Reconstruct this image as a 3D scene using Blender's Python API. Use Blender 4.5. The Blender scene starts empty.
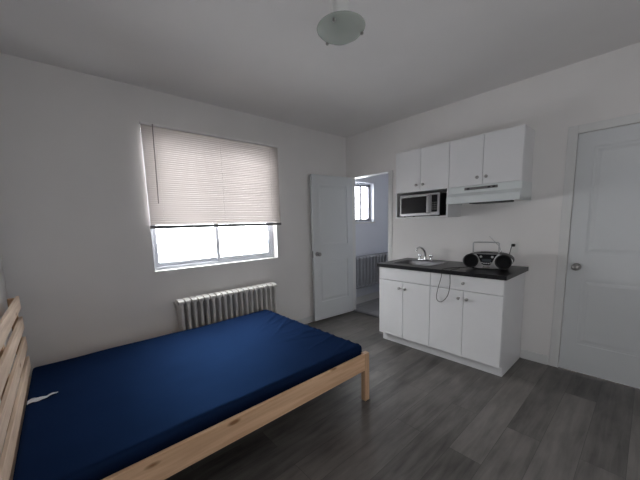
import bpy, bmesh, math, random
from mathutils import Vector, Matrix
PI = math.pi
random.seed(7)
scene = bpy.context.scene
COL = scene.collection

# ------------------------------------------------------------------ camera
cam_d = bpy.data.cameras.new('camera')
cam = bpy.data.objects.new('camera', cam_d)
COL.objects.link(cam)
scene.camera = cam
YAW, PITCH, ROLL, F = 0.7119, -0.134, -0.0297, 292.105
fw = Vector((math.sin(YAW)*math.cos(PITCH), math.cos(YAW)*math.cos(PITCH), math.sin(PITCH)))
r0 = Vector((math.cos(YAW), -math.sin(YAW), 0))
u0 = r0.cross(fw)
rt = r0*math.cos(ROLL) + u0*math.sin(ROLL)
up = u0*math.cos(ROLL) - r0*math.sin(ROLL)
mw = Matrix.Identity(4)
for i in range(3):
    mw[i][0] = rt[i]; mw[i][1] = up[i]; mw[i][2] = -fw[i]
mw.translation = Vector((-3.3278, -3.041, 1.3753))
cam.matrix_world = mw
cam_d.sensor_fit = 'HORIZONTAL'
cam_d.sensor_width = 36.0
cam_d.lens = F/640*36.0
cam_d.shift_x = (320-312.909)/640
cam_d.shift_y = (263.015-240)/640
cam_d.clip_start = 0.02

# ------------------------------------------------------------------ world: overcast daylight
world = bpy.data.worlds.new('overcast_sky')
scene.world = world
world.use_nodes = True
wn = world.node_tree.nodes; wl = world.node_tree.links
wn.clear()
w_out = wn.new('ShaderNodeOutputWorld'); w_bg = wn.new('ShaderNodeBackground')
w_tc = wn.new('ShaderNodeTexCoord'); w_sep = wn.new('ShaderNodeSeparateXYZ'); w_ramp = wn.new('ShaderNodeValToRGB')
wl.new(w_tc.outputs['Generated'], w_sep.inputs[0])
wl.new(w_sep.outputs['Z'], w_ramp.inputs['Fac'])
w_ramp.color_ramp.elements[0].position = 0.0
w_ramp.color_ramp.elements[0].color = (0.76, 0.75, 0.76, 1)
w_ramp.color_ramp.elements[1].position = 0.55
w_ramp.color_ramp.elements[1].color = (1.0, 0.985, 0.985, 1)
wl.new(w_ramp.outputs['Color'], w_bg.inputs['Color'])
w_bg.inputs['Strength'].default_value = 14.5
wl.new(w_bg.outputs[0], w_out.inputs[0])

def portal(name, loc, sx, sz, rx=-PI/2, rz=0):
    d = bpy.data.lights.new(name, 'AREA'); d.shape = 'RECTANGLE'; d.size = sx; d.size_y = sz
    d.cycles.is_portal = True
    o = bpy.data.objects.new(name, d); COL.objects.link(o)
    o.location = loc; o.rotation_euler = (rx, 0, rz)
portal('window_daylight_portal', (-1.978, 0.20, 1.61), 1.42, 1.32)
portal('side_fill_window_portal', (-3.83, -3.70, 1.40), 0.56, 0.9, -PI/2, PI/2)  # portal of the added side window that gives fill light
portal('rear_fill_window_portal', (-2.41, -4.47, 1.40), 0.38, 0.9, PI/2)  # portal of the added rear window, also for fill light
portal('bathroom_daylight_portal', (0.545, 0.34, 1.70), 0.62, 0.66)

vs = scene.view_settings
vs.view_transform = 'Standard'
vs.look = 'None'
vs.exposure = 0.30
vs.gamma = 1.0
vs.use_curve_mapping = False

# ------------------------------------------------------------------ materials
def nodemat(name):
    m = bpy.data.materials.new(name); m.use_nodes = True
    return m, m.node_tree.nodes, m.node_tree.links, m.node_tree.nodes['Principled BSDF']

def mat(name, col, rough=0.5, metal=0.0, var=0.04, scale=8.0, bump=0.0, bscale=60.0, spec=0.5, coat=0.0):
    m, n, l, b = nodemat(name)
    tc = n.new('ShaderNodeTexCoord'); nz = n.new('ShaderNodeTexNoise'); nz.inputs['Scale'].default_value = scale
    nz.inputs['Detail'].default_value = 3
    l.new(tc.outputs['Object'], nz.inputs['Vector'])
    rp = n.new('ShaderNodeValToRGB')
    rp.color_ramp.elements[0].position = 0.3; rp.color_ramp.elements[1].position = 0.7
    rp.color_ramp.elements[0].color = tuple(max(0, c*(1-var)) for c in col) + (1,)
    rp.color_ramp.elements[1].color = tuple(min(1, c*(1+var)) for c in col) + (1,)
    l.new(nz.outputs['Fac'], rp.inputs['Fac']); l.new(rp.outputs['Color'], b.inputs['Base Color'])
    b.inputs['Roughness'].default_value = rough; b.inputs['Metallic'].default_value = metal
    b.inputs['Specular IOR Level'].default_value = spec
    b.inputs['Coat Weight'].default_value = coat
    if bump:
        n2 = n.new('ShaderNodeTexNoise'); n2.inputs['Scale'].default_value = bscale
        bp = n.new('ShaderNodeBump'); bp.inputs['Strength'].default_value = bump; bp.inputs['Distance'].default_value = 0.002
        l.new(tc.outputs['Object'], n2.inputs['Vector']); l.new(n2.outputs['Fac'], bp.inputs['Height'])
        l.new(bp.outputs['Normal'], b.inputs['Normal'])
    return m

def wood(name, axis, c1, c2, knot=(0.30, 0.13, 0.05)):
    m, n, l, b = nodemat(name)
    tc = n.new('ShaderNodeTexCoord'); mp = n.new('ShaderNodeMapping')
    sc = [22, 22, 22]; sc[axis] = 1.3
    mp.inputs['Scale'].default_value = sc
    l.new(tc.outputs['Object'], mp.inputs['Vector'])
    nz = n.new('ShaderNodeTexNoise'); nz.inputs['Scale'].default_value = 1.6; nz.inputs['Detail'].default_value = 6
    nz.inputs['Distortion'].default_value = 0.6
    l.new(mp.outputs[0], nz.inputs['Vector'])
    rp = n.new('ShaderNodeValToRGB')
    rp.color_ramp.elements[0].position = 0.35; rp.color_ramp.elements[0].color = c1 + (1,)
    rp.color_ramp.elements[1].position = 0.65; rp.color_ramp.elements[1].color = c2 + (1,)
    l.new(nz.outputs['Fac'], rp.inputs['Fac'])
    vo = n.new('ShaderNodeTexVoronoi'); vo.inputs['Scale'].default_value = 1.0
    mp2 = n.new('ShaderNodeMapping'); s2 = [9, 9, 9]; s2[axis] = 3.2
    mp2.inputs['Scale'].default_value = s2
    l.new(tc.outputs['Object'], mp2.inputs['Vector']); l.new(mp2.outputs[0], vo.inputs['Vector'])
    r2 = n.new('ShaderNodeValToRGB')
    r2.color_ramp.elements[0].position = 0.06; r2.color_ramp.elements[0].color = (1, 1, 1, 1)
    r2.color_ramp.elements[1].position = 0.14; r2.color_ramp.elements[1].color = (0, 0, 0, 1)
    l.new(vo.outputs['Distance'], r2.inputs['Fac'])
    mx = n.new('ShaderNodeMix'); mx.data_type = 'RGBA'
    l.new(r2.outputs['Color'], mx.inputs['Factor']); l.new(rp.outputs['Color'], mx.inputs['A'])
    mx.inputs['B'].default_value = knot + (1,)
    l.new(mx.outputs['Result'], b.inputs['Base Color'])
    b.inputs['Roughness'].default_value = 0.5
    return m

def floor_mat():
    m, n, l, b = nodemat('grey_vinyl_planks')
    tc = n.new('ShaderNodeTexCoord')
    br = n.new('ShaderNodeTexBrick')
    br.offset = 0.37; br.offset_frequency = 2
    br.inputs['Scale'].default_value = 1.0
    br.inputs['Brick Width'].default_value = 1.22; br.inputs['Row Height'].default_value = 0.18
    br.inputs['Mortar Size'].default_value = 0.0010; br.inputs['Mortar Smooth'].default_value = 0.2
    br.inputs['Bias'].default_value = 0.0
    br.inputs['Color1'].default_value = (0.0, 0.0, 0.0, 1); br.inputs['Color2'].default_value = (1, 1, 1, 1)
    br.inputs['Mortar'].default_value = (0.1, 0.1, 0.1, 1)
    l.new(tc.outputs['Object'], br.inputs['Vector'])
    # grain: offset by plank tone so that it breaks at each plank
    mp = n.new('ShaderNodeMapping'); mp.inputs['Scale'].default_value = (1.6, 16, 1)
    l.new(tc.outputs['Object'], mp.inputs['Vector'])
    add = n.new('ShaderNodeVectorMath'); add.operation = 'MULTIPLY_ADD'
    add.inputs[1].default_value = (17, 17, 17)
    l.new(br.outputs['Color'], add.inputs[0]); l.new(mp.outputs[0], add.inputs[2])
    nz = n.new('ShaderNodeTexNoise'); nz.inputs['Scale'].default_value = 1.5; nz.inputs['Detail'].default_value = 7
    nz.inputs['Roughness'].default_value = 0.62; nz.inputs['Distortion'].default_value = 0.5
    l.new(add.outputs[0], nz.inputs['Vector'])
    mp3 = n.new('ShaderNodeMapping'); mp3.inputs['Scale'].default_value = (2.6, 7, 1)
    l.new(tc.outputs['Object'], mp3.inputs['Vector'])
    add3 = n.new('ShaderNodeVectorMath'); add3.operation = 'MULTIPLY_ADD'; add3.inputs[1].default_value = (9, 9, 9)
    l.new(br.outputs['Color'], add3.inputs[0]); l.new(mp3.outputs[0], add3.inputs[2])
    n3 = n.new('ShaderNodeTexNoise'); n3.inputs['Scale'].default_value = 1.6; n3.inputs['Detail'].default_value = 3
    l.new(add3.outputs[0], n3.inputs['Vector'])
    rp = n.new('ShaderNodeValToRGB')
    rp.color_ramp.elements[0].position = 0.3; rp.color_ramp.elements[0].color = (0.022, 0.020, 0.019, 1)
    rp.color_ramp.elements[1].position = 0.72; rp.color_ramp.elements[1].color = (0.188, 0.174, 0.162, 1)
    mixf = n.new('ShaderNodeMath'); mixf.operation = 'MULTIPLY_ADD'; mixf.inputs[1].default_value = 0.5
    l.new(nz.outputs['Fac'], mixf.inputs[0])
    m2 = n.new('ShaderNodeMath'); m2.operation = 'MULTIPLY_ADD'; m2.inputs[1].default_value = 0.32
    l.new(n3.outputs['Fac'], m2.inputs[0])
    m3 = n.new('ShaderNodeMath'); m3.operation = 'MULTIPLY'; m3.inputs[1].default_value = 0.26
    l.new(br.outputs['Color'], m3.inputs[0]); l.new(m3.outputs[0], m2.inputs[2])
    l.new(m2.outputs[0], mixf.inputs[2])
    l.new(mixf.outputs[0], rp.inputs['Fac'])
    mx = n.new('ShaderNodeMix'); mx.data_type = 'RGBA'
    l.new(br.outputs['Fac'], mx.inputs['Factor']); l.new(rp.outputs['Color'], mx.inputs['A'])
    mx.inputs['B'].default_value = (0.045, 0.042, 0.040, 1)
    l.new(mx.outputs['Result'], b.inputs['Base Color'])
    rr = n.new('ShaderNodeMapRange'); rr.inputs['To Min'].default_value = 0.30; rr.inputs['To Max'].default_value = 0.52
    l.new(nz.outputs['Fac'], rr.inputs['Value']); l.new(rr.outputs[0], b.inputs['Roughness'])
    bp = n.new('ShaderNodeBump'); bp.inputs['Strength'].default_value = 0.15; bp.inputs['Distance'].default_value = 0.002
    l.new(nz.outputs['Fac'], bp.inputs['Height']); l.new(bp.outputs['Normal'], b.inputs['Normal'])
    return m

def tile_mat():
    m, n, l, b = nodemat('grey_tile')
    tc = n.new('ShaderNodeTexCoord'); br = n.new('ShaderNodeTexBrick'); br.offset = 0
    br.inputs['Scale'].default_value = 1.0; br.inputs['Brick Width'].default_value = 0.3; br.inputs['Row Height'].default_value = 0.3
    br.inputs['Mortar Size'].default_value = 0.004
    br.inputs['Color1'].default_value = (0.36, 0.36, 0.37, 1); br.inputs['Color2'].default_value = (0.42, 0.42, 0.43, 1)
    br.inputs['Mortar'].default_value = (0.2, 0.2, 0.2, 1)
    l.new(tc.outputs['Object'], br.inputs['Vector']); l.new(br.outputs['Color'], b.inputs['Base Color'])
    b.inputs['Roughness'].default_value = 0.35
    return m

def glass_mat(name='window_glass', tint=(0.97, 0.99, 1.0)):
    m = bpy.data.materials.new(name); m.use_nodes = True
    n = m.node_tree.nodes; l = m.node_tree.links; n.clear()
    o = n.new('ShaderNodeOutputMaterial'); t = n.new('ShaderNodeBsdfTransparent'); g = n.new('ShaderNodeBsdfGlossy')
    t.inputs['Color'].default_value = tint + (1,); g.inputs['Roughness'].default_value = 0.02
    mx = n.new('ShaderNodeMixShader'); lw = n.new('ShaderNodeLayerWeight'); lw.inputs['Blend'].default_value = 0.5
    pw = n.new('ShaderNodeMath'); pw.operation = 'POWER'; pw.inputs[1].default_value = 5.0; l.new(lw.outputs['Facing'], pw.inputs[0])
    fr = n.new('ShaderNodeMath'); fr.operation = 'MULTIPLY_ADD'; fr.inputs[1].default_value = 0.9; fr.inputs[2].default_value = 0.04; l.new(pw.outputs[0], fr.inputs[0])
    l.new(fr.outputs[0], mx.inputs[0]); l.new(t.outputs[0], mx.inputs[1]); l.new(g.outputs[0], mx.inputs[2])
    l.new(mx.outputs[0], o.inputs[0])
    return m

def translucent_mat(name, col, amount):
    m, n, l, b = nodemat(name)
    o = n['Material Output']
    tc = n.new('ShaderNodeTexCoord'); nz = n.new('ShaderNodeTexNoise'); nz.inputs['Scale'].default_value = 3
    rp = n.new('ShaderNodeValToRGB')
    rp.color_ramp.elements[0].color = tuple(c*0.95 for c in col) + (1,); rp.color_ramp.elements[1].color = col + (1,)
    l.new(tc.outputs['Object'], nz.inputs['Vector']); l.new(nz.outputs['Fac'], rp.inputs['Fac'])
    l.new(rp.outputs['Color'], b.inputs['Base Color'])
    b.inputs['Roughness'].default_value = 0.5
    t = n.new('ShaderNodeBsdfTranslucent'); l.new(rp.outputs['Color'], t.inputs['Color'])
    mx = n.new('ShaderNodeMixShader'); mx.inputs[0].default_value = amount
    l.new(b.outputs[0], mx.inputs[1]); l.new(t.outputs[0], mx.inputs[2]); l.new(mx.outputs[0], o.inputs['Surface'])
    return m

M = dict(
    wall=mat('wall_paint', (0.82, 0.80, 0.785), 0.62, var=0.02, scale=2, bump=0.15, bscale=90),
    ceil=mat('ceiling_paint', (0.79, 0.77, 0.76), 0.8, var=0.02, scale=2),
    bathwall=mat('bathroom_paint', (0.76, 0.78, 0.84), 0.55, var=0.02, scale=2),
    trim=mat('trim_gloss_paint', (0.74, 0.74, 0.73), 0.35, var=0.02),
    door=mat('door_paint', (0.70, 0.72, 0.73), 0.35, var=0.015, scale=3),
    frame=mat('window_vinyl', (0.56, 0.58, 0.63), 0.35, var=0.02),
    darkframe=mat('grey_window_sash', (0.26, 0.26, 0.29), 0.5),
    floor=floor_mat(), tile=tile_mat(),
    glass=glass_mat(),
    slat=translucent_mat('blind_slat', (0.54, 0.50, 0.48), 0.047),
    blindrail=mat('blind_rail', (0.16, 0.155, 0.155), 0.5),
    blindhead=mat('blind_head_rail', (0.90, 0.88, 0.87), 0.4),
    wand=mat('clear_grey_plastic', (0.22, 0.20, 0.20), 0.3),
    cord=mat('blind_cord', (0.75, 0.73, 0.71), 0.8),
    radiator=mat('radiator_enamel', (0.66, 0.64, 0.61), 0.38, var=0.05, scale=20),
    radiator_shaded=mat('shaded_radiator_enamel', (0.40, 0.41, 0.44), 0.4, var=0.05, scale=20),  # white enamel darkened, shade between the columns put into the colour
    chrome=mat('chrome', (0.70, 0.70, 0.71), 0.14, 1.0, var=0.02),
    nickel=mat('satin_nickel', (0.36, 0.35, 0.34), 0.32, 1.0, var=0.05),
    steel=mat('stainless_steel', (0.30, 0.30, 0.31), 0.38, 1.0, var=0.05, scale=20),
    cabinet=mat('white_laminate', (0.76, 0.76, 0.77), 0.38, var=0.01),
    worktop=mat('black_speckled_laminate', (0.016, 0.016, 0.018), 0.30, var=0.6, scale=160, spec=0.28),
    blackplast=mat('black_plastic', (0.012, 0.012, 0.013), 0.4, var=0.2, spec=0.25),
    sinksteel=mat('brushed_sink_steel', (0.20, 0.20, 0.21), 0.45, 1.0, var=0.1, scale=40),
    blackgloss=mat('black_glass', (0.008, 0.008, 0.010), 0.22, var=0.1, spec=0.25),
    silver=mat('silver_plastic', (0.50, 0.50, 0.51), 0.30, 0.6, var=0.05),
    display=mat('dark_display', (0.05, 0.06, 0.07), 0.12, var=0.1),
    grille=mat('speaker_mesh', (0.009, 0.009, 0.010), 0.8, var=0.6, scale=260, spec=0.1),
    hood=mat('hood_enamel', (0.70, 0.74, 0.74), 0.3, var=0.015),
    darkgrey=mat('dark_grey_filter', (0.05, 0.05, 0.05), 0.5, var=0.3, scale=100),
    mattress=mat('navy_nylon_cover', (0.0048, 0.0100, 0.031), 0.9, var=0.10, scale=5, bump=0.25, bscale=300, spec=0.0),
    paper=mat('white_paper', (0.88, 0.88, 0.90), 0.7, var=0.05, scale=40),
    pine_x=wood('pine_along_x', 0, (0.68, 0.41, 0.24), (0.86, 0.58, 0.37)),
    pine_y=wood('pine_along_y', 1, (0.60, 0.44, 0.32), (0.80, 0.62, 0.48)),
    pine_z=wood('pine_along_z', 2, (0.50, 0.30, 0.17), (0.66, 0.43, 0.27)),
    porcelain=mat('porcelain', (0.80, 0.80, 0.80), 0.12, var=0.01),
    lampglass=translucent_mat('frosted_lamp_glass', (0.56, 0.60, 0.56), 0.35),
    outlet=mat('outlet_plastic', (0.78, 0.78, 0.76), 0.35, var=0.01),
)

lg = M['lampglass'].node_tree
_mix = [n for n in lg.nodes if n.type == 'MIX_SHADER'][0]
_tr = lg.nodes.new('ShaderNodeBsdfTransparent'); _tr.inputs['Color'].default_value = (0.86, 0.89, 0.87, 1)
_m2 = lg.nodes.new('ShaderNodeMixShader'); _m2.inputs[0].default_value = 0.62
lg.links.new(_mix.outputs[0], _m2.inputs[1]); lg.links.new(_tr.outputs[0], _m2.inputs[2])
lg.links.new(_m2.outputs[0], lg.nodes['Material Output'].inputs['Surface'])
mn = M['mattress'].node_tree
_g = mn.nodes.new('ShaderNodeBsdfGlossy'); _g.inputs['Color'].default_value = (0.14, 0.34, 0.80, 1); _g.inputs['Roughness'].default_value = 0.58
_m3 = mn.nodes.new('ShaderNodeMixShader'); _m3.inputs[0].default_value = 0.034
_b = [n for n in mn.nodes if n.type == 'BUMP'][0]; mn.links.new(_b.outputs[0], _g.inputs['Normal'])
mn.links.new(mn.nodes['Principled BSDF'].outputs[0], _m3.inputs[1]); mn.links.new(_g.outputs[0], _m3.inputs[2])
mn.links.new(_m3.outputs[0], mn.nodes['Material Output'].inputs['Surface'])

# ------------------------------------------------------------------ mesh helpers
def merge(bm, tmp):
    me = bpy.data.meshes.new('tmp'); tmp.to_mesh(me); tmp.free(); bm.from_mesh(me); bpy.data.meshes.remove(me)

def box(bm, lo, hi, bev=0.0, seg=2):
    t = bmesh.new(); bmesh.ops.create_cube(t, size=1.0)
    s = [hi[i]-lo[i] for i in range(3)]; c = [(hi[i]+lo[i])/2 for i in range(3)]
    for v in t.verts:
        v.co = Vector([v.co[i]*s[i]+c[i] for i in range(3)])
    if bev > 0:
        bmesh.ops.bevel(t, geom=list(t.edges), offset=min(bev, min(abs(x) for x in s)*0.45), segments=seg, affect='EDGES', profile=0.5)
    merge(bm, t); return bm

def lathe(bm, prof, loc=(0, 0, 0), axis='z', n=28, rot=None):
    """prof: list of (radius, height)"""
    t = bmesh.new(); rings = []
    for r, h in prof:
        if r < 1e-6: rings.append([t.verts.new((0, 0, h))])
        else: rings.append([t.verts.new((r*math.cos(2*PI*k/n), r*math.sin(2*PI*k/n), h)) for k in range(n)])
    for a, b in zip(rings, rings[1:]):
        for k in range(n):
            k2 = (k+1) % n
            if len(a) == 1 and len(b) == 1: continue
            if len(a) == 1: t.faces.new((a[0], b[k], b[k2]))
            elif len(b) == 1: t.faces.new((a[k], a[k2], b[0]))
            else: t.faces.new((a[k], a[k2], b[k2], b[k]))
    bmesh.ops.recalc_face_normals(t, faces=t.faces)
    R = {'z': Matrix.Identity(3), 'x': Matrix.Rotation(PI/2, 3, 'Y'), '-x': Matrix.Rotation(-PI/2, 3, 'Y'),
         'y': Matrix.Rotation(-PI/2, 3, 'X'), '-y': Matrix.Rotation(PI/2, 3, 'X')}[axis]
    if rot is not None: R = rot
    for v in t.verts: v.co = R @ v.co + Vector(loc)
    merge(bm, t); return bm

def smooth_path(pts, n=6):
    P = [Vector(p) for p in pts]; out = []
    for i in range(len(P)-1):
        p0 = P[max(i-1, 0)]; p1 = P[i]; p2 = P[i+1]; p3 = P[min(i+2, len(P)-1)]
        for k in range(n):
            t = k/n
            out.append(0.5*((2*p1)+(-p0+p2)*t+(2*p0-5*p1+4*p2-p3)*t*t+(-p0+3*p1-3*p2+p3)*t**3))
    out.append(P[-1]); return out

def tube(bm, pts, r, n=10, smooth=0):
    P = smooth_path(pts, smooth) if smooth else [Vector(p) for p in pts]
    t = bmesh.new(); rings = []
    rr = r if isinstance(r, (list, tuple)) else None
    prev = None
    for i, p in enumerate(P):
        d = (P[min(i+1, len(P)-1)] - P[max(i-1, 0)]).normalized()
        if prev is None:
            a = Vector((0, 0, 1)) if abs(d.z) < 0.9 else Vector((1, 0, 0))
            u = d.cross(a).normalized()
        else:
            u = (prev - d*prev.dot(d)).normalized()
        prev = u; v = d.cross(u)
        rad = (rr[0]+(rr[1]-rr[0])*i/(len(P)-1)) if rr else r
        rings.append([t.verts.new(p+u*rad*math.cos(2*PI*k/n)+v*rad*math.sin(2*PI*k/n)) for k in range(n)])
    for a, b in zip(rings, rings[1:]):
        for k in range(n): t.faces.new((a[k], a[(k+1) % n], b[(k+1) % n], b[k]))
    t.faces.new(rings[0]); t.faces.new(list(reversed(rings[-1])))
    bmesh.ops.recalc_face_normals(t, faces=t.faces)
    merge(bm, t); return bm

def prism(bm, poly, d0, d1, plane='yz', bev=0.0):
    """extrude a 2D polygon between d0 and d1 along the missing axis"""
    t = bmesh.new()
    def P(a, b, d): return {'yz': (d, a, b), 'xz': (a, d, b), 'xy': (a, b, d)}[plane]
    A = [t.verts.new(P(a, b, d0)) for a, b in poly]; B = [t.verts.new(P(a, b, d1)) for a, b in poly]
    t.faces.new(A); t.faces.new(list(reversed(B)))
    for k in range(len(poly)):
        k2 = (k+1) % len(poly); t.faces.new((A[k], B[k], B[k2], A[k2]))
    bmesh.ops.recalc_face_normals(t, faces=t.faces)
    if bev: bmesh.ops.bevel(t, geom=list(t.edges), offset=bev, segments=2, affect='EDGES', profile=0.5)
    merge(bm, t); return bm

def obj(name, bm, m, parent=None, smooth=False):
    me = bpy.data.meshes.new(name); bm.to_mesh(me); bm.free()
    me.materials.append(M[m] if isinstance(m, str) else m)
    if smooth:
        me.polygons.foreach_set('use_smooth', [True]*len(me.polygons))
        try: me.set_sharp_from_angle(angle=math.radians(40))
        except Exception: pass
    o = bpy.data.objects.new(name, me); COL.objects.link(o)
    if parent is not None:
        o.parent = parent
    return o

def tag(o, label, cat, group=None):
    o['label'] = label; o['category'] = cat
    if group: o['group'] = group
    return o

def thing(name, label, cat, loc=(0, 0, 0), rotz=0.0, group=None):
    o = bpy.data.objects.new(name, None); COL.objects.link(o)
    o.empty_display_size = 0.05
    o.location = loc; o.rotation_euler = (0, 0, rotz)
    return tag(o, label, cat, group)

def struct(name, bm, m, parent=None, smooth=False):
    o = obj(name, bm, m, parent, smooth); o['kind'] = 'structure'; return o
B = bmesh.new

# ------------------------------------------------------------------ room shell
XL, YF, H = -3.655, -4.3, 2.6066
WX0, WX1, WZ0, WZ1 = -2.676, -1.2805, 0.9624, 2.262          # window opening
struct('floor', box(B(), (XL-0.15, YF-0.15, -0.1), (0.06, 0.25, 0)), 'floor')
struct('ceiling', box(B(), (XL-0.15, YF-0.15, H), (1.75, 0.30, H+0.12)), 'ceil')
TK = 0.17
bm = B()
box(bm, (XL-0.15, 0, 0), (WX0, TK, H)); box(bm, (WX1, 0, 0), (0.0, TK, H))
box(bm, (WX0, 0, 0), (WX1, TK, WZ0)); box(bm, (WX0, 0, WZ1), (WX1, TK, H))
struct('wall_back', bm, 'wall')
VY0, VY1, VZ0, VZ1 = -3.98, -3.42, 0.95, 1.85                # unseen window added for fill light, beside and behind the camera
bm = B()
box(bm, (XL-0.15, YF, 0), (XL, VY0, H)); box(bm, (XL-0.15, VY1, 0), (XL, 0, H))
box(bm, (XL-0.15, VY0, 0), (XL, VY1, VZ0)); box(bm, (XL-0.15, VY0, VZ1), (XL, VY1, H))
struct('wall_left', bm, 'wall')
UX0, UX1 = -2.60, -2.22                                    # another added fill-light opening, out of view behind the camera
bm = B()
box(bm, (XL-0.15, YF-0.15, 0), (UX0, YF, H)); box(bm, (UX1, YF-0.15, 0), (0.12, YF, H))
box(bm, (UX0, YF-0.15, 0), (UX1, YF, 0.95)); box(bm, (UX0, YF-0.15, 1.85), (UX1, YF, H))
struct('wall_front', bm, 'wall')
# kitchen wall with the bathroom doorway and the closed door opening
DY0, DY1, DH = -0.745, -0.062, 2.022                        # bathroom doorway
EY0, EY1, EH = -3.345, -2.582, 2.046                        # closed door opening
bm = B()
box(bm, (0, DY1, 0), (0.12, 0.0, H)); box(bm, (0, DY0, DH), (0.12, DY1, H))
box(bm, (0, EY1, 0), (0.12, DY0, H)); box(bm, (0, EY0, EH), (0.12, EY1, H))
box(bm, (0, YF, 0), (0.12, EY0, H))
struct('wall_right', bm, 'wall')
# behind the closed door: a plain closet back
struct('wall_closet', box(B(), (0.12, EY0-0.05, 0), (0.16, EY1+0.05, H)), 'wall')

# bathroom shell
BY = 0.13
BX0, BX1, BZ0, BZ1 = 0.26, 0.83, 1.375, 2.02
bm = B()
box(bm, (0.0, BY, 0), (BX0, BY+0.17, H)); box(bm, (BX1, BY, 0), (1.7, BY+0.17, H))
box(bm, (BX0, BY, 0), (BX1, BY+0.17, BZ0)); box(bm, (BX0, BY, BZ1), (BX1, BY+0.17, H))
box(bm, (0.0, 0.0, 0), (0.12, BY, H))
struct('wall_bathroom_back', bm, 'bathwall')
struct('wall_bathroom_right', box(B(), (1.6, -1.45, 0), (1.72, BY, H)), 'bathwall')
struct('wall_bathroom_front', box(B(), (0.12, -1.57, 0), (1.72, -1.45, H)), 'bathwall')
struct('floor_bathroom', box(B(), (0.06, -1.45, -0.1), (1.6, BY, 0.001)), 'tile')
struct('trim_threshold', box(B(), (0.03, DY0+0.001, 0.001), (0.09, DY1-0.001, 0.010), 0.003), 'steel')

# baseboards
def bboard(name, lo, hi): struct(name, box(B(), lo, hi, 0.004), 'trim')
bboard('baseboard_back', (XL+0.02, -0.013, 0), (-0.015, 0, 0.09))
bboard('baseboard_left', (XL, YF+0.02, 0), (XL+0.013, -0.02, 0.09))
bboard('baseboard_right', (-0.013, EY1+0.075, 0), (0, -2.295, 0.09))
bboard('baseboard_right_corner', (-0.013, DY0-0.30, 0), (0, DY0-0.07, 0.09))
bboard('baseboard_bathroom', (0.13, BY-0.014, 0), (1.59, BY, 0.12))

# casings
def casing(name, y0, y1, z, w, x0=-0.014, left=True):
    bm = B()
    box(bm, (x0, y0-w, 0), (0, y0, z+w), 0.003)
    if left: box(bm, (x0, y1, 0), (0, y1+w, z+w), 0.003)
    box(bm, (x0, y0, z), (0, y1, z+w), 0.003)
    return struct(name, bm, 'trim')
casing('trim_1', EY0, EY1, EH, 0.066, -0.006)
bm = B()
box(bm, (-0.012, DY0-0.062, 0), (0, DY0, DH), 0.003)
box(bm, (0.0, DY0, 0), (0.12, DY0+0.006, DH)); box(bm, (0.0, DY1-0.006, 0), (0.12, DY1, DH)); box(bm, (0, DY0, DH-0.006), (0.12, DY1, DH))
struct('trim_2', bm, 'trim')

# ------------------------------------------------------------------ doors
def door_leaf(name, w, h, m):
    """leaf in local space: hinge at origin, extends along +x, faces -y and +y, thickness .035"""
    root = bpy.data.objects.new(name, None); COL.objects.link(root); root['kind'] = 'structure'
    bm = B(); t = 0.035; s = 0.105
    zs = [0, 0.255, 0.83, 1.045, h-0.12, h]
    core = 0.007
    box(bm, (0, -t/2+core, 0), (w, t/2-core, h))
    for sgn in (-1, 1):
        a, b = sorted((sgn*t/2, sgn*(t/2-core)))
        box(bm, (0, a, 0), (s, b, h)); box(bm, (w-s, a, 0), (w, b, h))
        for z0, z1 in ((0, zs[1]), (zs[2], zs[3]), (zs[4], h)): box(bm, (s, a, z0), (w-s, b, z1))
        for z0, z1 in ((zs[1], zs[2]), (zs[3], zs[4])):
            # sloped moulding and raised field
            i = 0.045; f = sgn*(t/2-core); g = sgn*(t/2-0.003)
            t2 = bmesh.new()
            o_ = [(s, f, z0), (w-s, f, z0), (w-s, f, z1), (s, f, z1)]
            q_ = [(s+i, g, z0+i), (w-s-i, g, z0+i), (w-s-i, g, z1-i), (s+i, g, z1-i)]
            i2 = 0.02
            p_ = [(s+i2, f, z0+i2), (w-s-i2, f, z0+i2), (w-s-i2, f, z1-i2), (s+i2, f, z1-i2)]
            P_ = [t2.verts.new(c) for c in p_]; Q_ = [t2.verts.new(c) for c in q_]
            for k in range(4): t2.faces.new((P_[k], P_[(k+1) % 4], Q_[(k+1) % 4], Q_[k]))
            t2.faces.new(Q_)
            bmesh.ops.recalc_face_normals(t2, faces=t2.faces)
            # make sure normals face outward
            if t2.faces[-1:] and (t2.faces[:][-1].normal.y*sgn) < 0: bmesh.ops.reverse_faces(t2, faces=t2.faces)
            merge(bm, t2)
    struct('door_panel', bm, m, root)
    for sgn, zz in ((-1, 0.935), (1, 0.935)):
        k = B(); kx = w-0.062
        ax = '-y' if sgn < 0 else 'y'
        lathe(k, [(0, 0), (0.031, 0.0), (0.031, 0.004), (0.026, 0.009), (0.011, 0.012), (0.010, 0.03), (0.018, 0.036),
                  (0.026, 0.046), (0.028, 0.056), (0.024, 0.066), (0.012, 0.072), (0, 0.073)], (kx, sgn*t/2, zz), ax)
        struct('door_knob', k, 'nickel', root, smooth=True)
    for hz in (0.22, 1.0, 1.78):
        k = B(); lathe(k, [(0, 0), (0.006, 0), (0.006, 0.08), (0, 0.08)], (-0.004, -t/2-0.002, hz), n=12)
        struct('hinge', k, 'nickel', root, smooth=True)
    l_ = B(); box(l_, (w-0.001, -0.012, 0.89), (w+0.0015, 0.012, 0.98)); struct('latch_plate', l_, 'nickel', root)
    return root
d1 = door_leaf('door_1', 0.735, 1.992, 'door')
d1.location = (-0.018, -0.112, 0.026)
d1.rotation_euler = (0, 0, PI - math.radians(4.2))
d2 = door_leaf('door_2', 0.757, 2.036, 'door')
d2.location = (0.0215, EY0+0.003, 0.007)
d2.rotation_euler = (0, 0, PI/2)

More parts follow.
